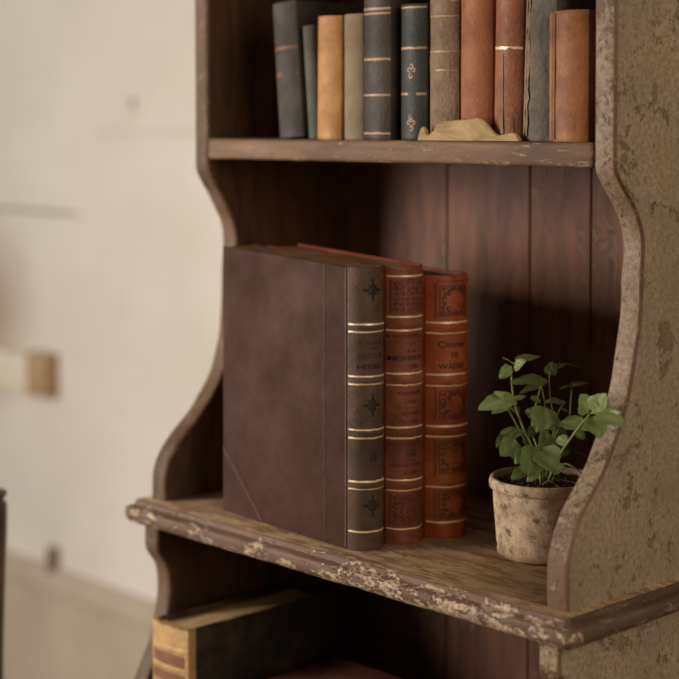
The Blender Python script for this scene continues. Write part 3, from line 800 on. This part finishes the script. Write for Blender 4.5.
for (A, B, w, k) in LEAVES:
    A = Vector(A)-OP; B = Vector(B)-OP; L = (B-A).length; d = (B-A)/L
    # lengthen a little: a leaf seen end-on still has body
    nrm = (Vector((0,0,1))*(1-k) + view*k + Vector((rnd.uniform(-.2,.2), rnd.uniform(-.2,.2), 0))).normalized()
    side = d.cross(nrm).normalized(); nrm = side.cross(d).normalized()
    n, m = 12, 8; g = []; tv = .25+.55*rnd.random() + (.2 if k > .55 else 0)
    cup = rnd.uniform(.12,.3); dr = rnd.uniform(.05,.22); ph = rnd.uniform(0,6)
    for i in range(n+1):
        t = i/n; row = []
        prof = (math.sin(PI*min(1,t**.78))**.62)*(1-.30*t) if 0 < t < 1 else 0.0
        hw = w*.68*prof + .0002
        hw *= 1+.07*math.sin(t*26+ph)
        for j in range(m+1):
            s_ = -1+2*j/m
            p = A + d*(L*t) + side*(hw*s_)
            lift = cup*w*(abs(s_)**1.3)*prof*.7 - dr*L*(t**2) + .05*w*math.sin(s_*5+t*9+ph)*prof - .02*w*(math.cos(t*40))*abs(s_)*prof
            row.append(bm.verts.new(p + nrm*lift + nrm*(.0004*math.cos(s_*PI) )))
        g.append(row)
    for i in range(n):
        for j in range(m):
            f = bm.faces.new((g[i][j], g[i+1][j], g[i+1][j+1], g[i][j+1]))
            mid = .28 if j in (m//2-1, m//2) else 0
            for lp in f.loops: v = min(1, tv+mid*.5); lp[tone] = (v, v, v, 1)
bmesh.ops.solidify(bm, geom=bm.faces[:], thickness=.00035)
obj('foliage', bm, leafmat(), pot, True)
mst = plain_mat('green_stem', srgb(122,126,70), .5, 0, .3, 90)
for pts, r in STEMS:
    bm = bmesh.new(); tube(bm, smooth_path([Vector(p)-OP for p in pts], 6), r, 7, .6); obj('stem', bm, mst, pot, True)
mtw = plain_mat('dry_twig', srgb(128,104,78), .8, 0, .3, 90)
for pts in ([(.004,-.006,.060),(.018,-.001,.066),(.034,.004,.064)], [(.006,-.012,.060),(.016,-.014,.067),(.028,-.013,.0625)]):
    bm = bmesh.new(); tube(bm, smooth_path(pts, 5), .0006, 5, .5); obj('dry_twig', bm, mtw, pot, True)

# ------------------------------------------------------------------ room
WY = .87
def wallmat():
    t = NT('old_plaster', .9, .15)
    n = t.noise(2.2, 6, .6); n2 = t.noise(9, 7, .65, t.map((.6,1,1), loc=(2,0,5)))
    c = t.ramp(n, [(.3, srgb(206,198,186)), (.7, srgb(222,215,205))])
    c = t.mix(t.ramp(n2, [(.55, 0), (.8, .35)]), c, srgb(190,176,152))
    x = t.xyz()
    # old cracks in the plaster and soft shade above the ledge, painted in as a tan patch
    def band(zc, slope, wz, x0, x1, soft, amt):
        zz = t.math('ABSOLUTE', t.math('SUBTRACT', t.math('ADD', x[2], t.math('MULTIPLY', n2, .012)), t.math('ADD', t.math('MULTIPLY', x[0], slope), zc)))
        a = t.ramp(t.math('DIVIDE', zz, wz), [(0, 1), (1, 0)])
        mr = t.n.new('ShaderNodeMapRange'); t.link(x[0], mr.inputs[0]); mr.inputs[1].default_value = x0-soft; mr.inputs[2].default_value = x0; 
        mr2 = t.n.new('ShaderNodeMapRange'); t.link(x[0], mr2.inputs[0]); mr2.inputs[1].default_value = x1+soft; mr2.inputs[2].default_value = x1
        return t.math('MULTIPLY', t.math('MULTIPLY', a, t.math('MULTIPLY', mr.outputs[0], mr2.outputs[0])), amt)
    c = t.mix(band(Z0+.192, 0, .007, -2.4, -1.43, .03, .8), c, srgb(120,104,84))
    c = t.mix(band(Z0+.352, 0, .005, -1.33, -.6, .06, .4), c, srgb(140,124,102))
    v = t.n.new('ShaderNodeVectorMath'); v.operation = 'DISTANCE'; t.link(t.co.outputs['Object'], v.inputs[0]); v.inputs[1].default_value = (-1.232, 0, Z0+.401)
    c = t.mix(t.ramp(v.outputs['Value'], [(.005, .85), (.012, 0)]), c, srgb(110,88,70))
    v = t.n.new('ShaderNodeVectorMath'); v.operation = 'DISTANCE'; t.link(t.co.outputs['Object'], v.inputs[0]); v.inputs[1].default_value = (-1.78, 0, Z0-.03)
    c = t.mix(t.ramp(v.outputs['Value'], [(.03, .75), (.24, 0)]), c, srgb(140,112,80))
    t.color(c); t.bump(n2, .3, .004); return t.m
def box_obj(name, x0, x1, y0, y1, z0, z1, mat, bev=0, parent=None, loc=(0,0,0)):
    bm = bmesh.new(); rbox(bm, x0, x1, y0, y1, z0, z1, bev, 3); shift(bm, -Vector(loc)); return obj(name, bm, mat, parent, bool(bev), loc, angle=35)
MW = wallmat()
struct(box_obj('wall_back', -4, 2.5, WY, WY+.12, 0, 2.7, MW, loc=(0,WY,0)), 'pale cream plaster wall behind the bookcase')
mf = wood_mat('floor_boards', srgb(70,46,28), srgb(124,88,58), (6,1,1), .5)
struct(box_obj('floor', -4, 2.5, -3.5, WY+.12, -.06, 0, mf), 'brown wooden floor')
mp = plain_mat('painted_plinth', srgb(184,170,150), .8, 0, .12, 6); 
def plinth():
    bm = bmesh.new()
    pts = [(WY, 0), (WY-.022, 0), (WY-.022, .225), (WY-.030, .232), (WY-.030, .2575), (WY-.026, .262), (WY, .2745)]
    extrude_poly(bm, pts, 'X', -4, 2.5); return bm
struct(obj('baseboard_back', plinth(), mp), 'low painted plinth running along the foot of the wall')
lt = thing('wall_shelf', 'short pale wall ledge with a brown wooden end block, left of the bookcase', 'shelf', (-1.9, WY, Z0-.1))
lo_ = Vector(lt.location)
def lpart(name, x0, x1, y0, y1, z0, z1, m, bev):
    bm = bmesh.new(); rbox(bm, x0, x1, y0, y1, z0, z1, bev, 3); shift(bm, -lo_); return obj(name, bm, m, lt, True, angle=35)
ml = plain_mat('pale_painted_board', srgb(214,204,184), .8, 0, .08, 8)
lpart('ledge_board', -2.35, -1.545, WY-.035, WY, Z0-.182, Z0-.100, ml, .004)
lpart('end_block', -1.5445, -1.482, WY-.04, WY, Z0-.180, Z0-.094, plain_mat('raw_wood_block', srgb(170,140,104), .7, 0, .25, 30), .006)
o = box_obj('wooden_peg', -.009, .009, -.010, .010, 0, .05, plain_mat('dark_peg_wood', srgb(128,104,78), .7, 0, .3, 50), .004); o.location = (-1.4935, WY-.013, .2675)
o['label'] = 'small dark wooden peg standing on the plinth by the wall'; o['category'] = 'peg'

# chair beside the bookcase: only the rounded end of its back rail shows
ch = thing('wooden_chair', 'dark wooden chair back with rounded post at the left edge', 'chair', (-.370, -.025, 0), (0,0,0))
mc = wood_mat('chair_wood', srgb(58,44,34), srgb(112,90,70), (4,4,1), .45)
def rod(name, pts, r, taper=1, seg=12, par=ch):
    bm = bmesh.new(); tube(bm, smooth_path(pts, 6), r, seg, taper); return obj(name, bm, mc, par, True, angle=50)
CX = .2185    # half width to the visible post
def post(sx, name='back_post'):
    bm = bmesh.new()
    pts = [(0,0),(-.02,.30),(-.022,.45),(-.016,.60),(-.008,.69),(0,.76),(.002,.797)]
    path = smooth_path([(sx*(CX-.018)+ (a if sx > 0 else -a), -.062+.02*(1-z/.8), z) for a, z in pts], 6)
    def rf(t):
        if t > .96: return .015*math.sqrt(max(.02, 1-((t-.96)/.042)**2))
        if .86 < t < .885: return .011
        return .015
    path = path[:-1] + [path[-2].lerp(path[-1], k/4) for k in range(1, 5)]
    tube(bm, path, .015, 14, r_fn=rf); return obj(name, bm, mc, ch, True, angle=60)
post(1); post(-1)
for z in (.74, .62): 
    bm = bmesh.new(); rbox(bm, -CX+.02, CX-.02, -.065, -.05, z-.035, z, .005, 3); obj('back_rail', bm, mc, ch, True, angle=35)
bm = bmesh.new(); rbox(bm, -.21, .21, -.46, -.045, .43, .455, .008, 3); obj('seat', bm, mc, ch, True, angle=35)
for sx in (-1, 1): rod('leg', [(sx*.185,-.42,.43),(sx*.19,-.425,.2),(sx*.195,-.43,0)], .016, .8)
for y in (-.42,): rod('stretcher', [(-.19,y,.2),(0,y,.2),(.19,y,.2)], .009)

# ------------------------------------------------------------------ light and camera
def area(name, loc, target, size, sy, power, col):
    l = bpy.data.lights.new(name, 'AREA'); l.shape = 'RECTANGLE'; l.size = size; l.size_y = sy; l.energy = power; l.color = col
    o = bpy.data.objects.new(name, l); C.objects.link(o); o.location = loc
    o.rotation_euler = (Vector(target)-Vector(loc)).to_track_quat('-Z', 'Y').to_euler(); return o
area('window_light', (-1.3, -2.0, Z0+.60), (.25, .1, Z0+.1), .75, 1.0, 48, (1, .92, .82))
area('room_bounce', (2.5, -.5, Z0+.8), (.4, .1, Z0+.1), 1.2, 1.2, 18, (1, .86, .68))
area('added_wall_fill', (-.75, -.75, Z0+.15), (-.85, WY, Z0-.15), .8, .8, 10.5, (1, .95, .90))  # fill lamp added to brighten the wall, no window stands there
w = bpy.data.worlds.new('world'); bpy.context.scene.world = w; w.use_nodes = True
w.node_tree.nodes['Background'].inputs[0].default_value = (1, .93, .84, 1); w.node_tree.nodes['Background'].inputs[1].default_value = .13
cam = bpy.data.cameras.new('camera'); co = bpy.data.objects.new('camera', cam); C.objects.link(co)
co.location = (1.2278, -.9365, Z0+.36)
fw = Vector((-.7241, .6883, -.0436)); co.rotation_euler = fw.to_track_quat('-Z', 'Y').to_euler()
cam.sensor_width = 36; cam.lens = 1620/679*36; cam.shift_y = -(339.5-195.73)/679
cam.dof.use_dof = True; cam.dof.focus_distance = 1.305; cam.dof.aperture_fstop = 4.0; cam.clip_start = .05
bpy.context.scene.camera = co
bpy.context.scene.view_settings.view_transform = 'Standard'
bpy.context.scene.view_settings.exposure = .08
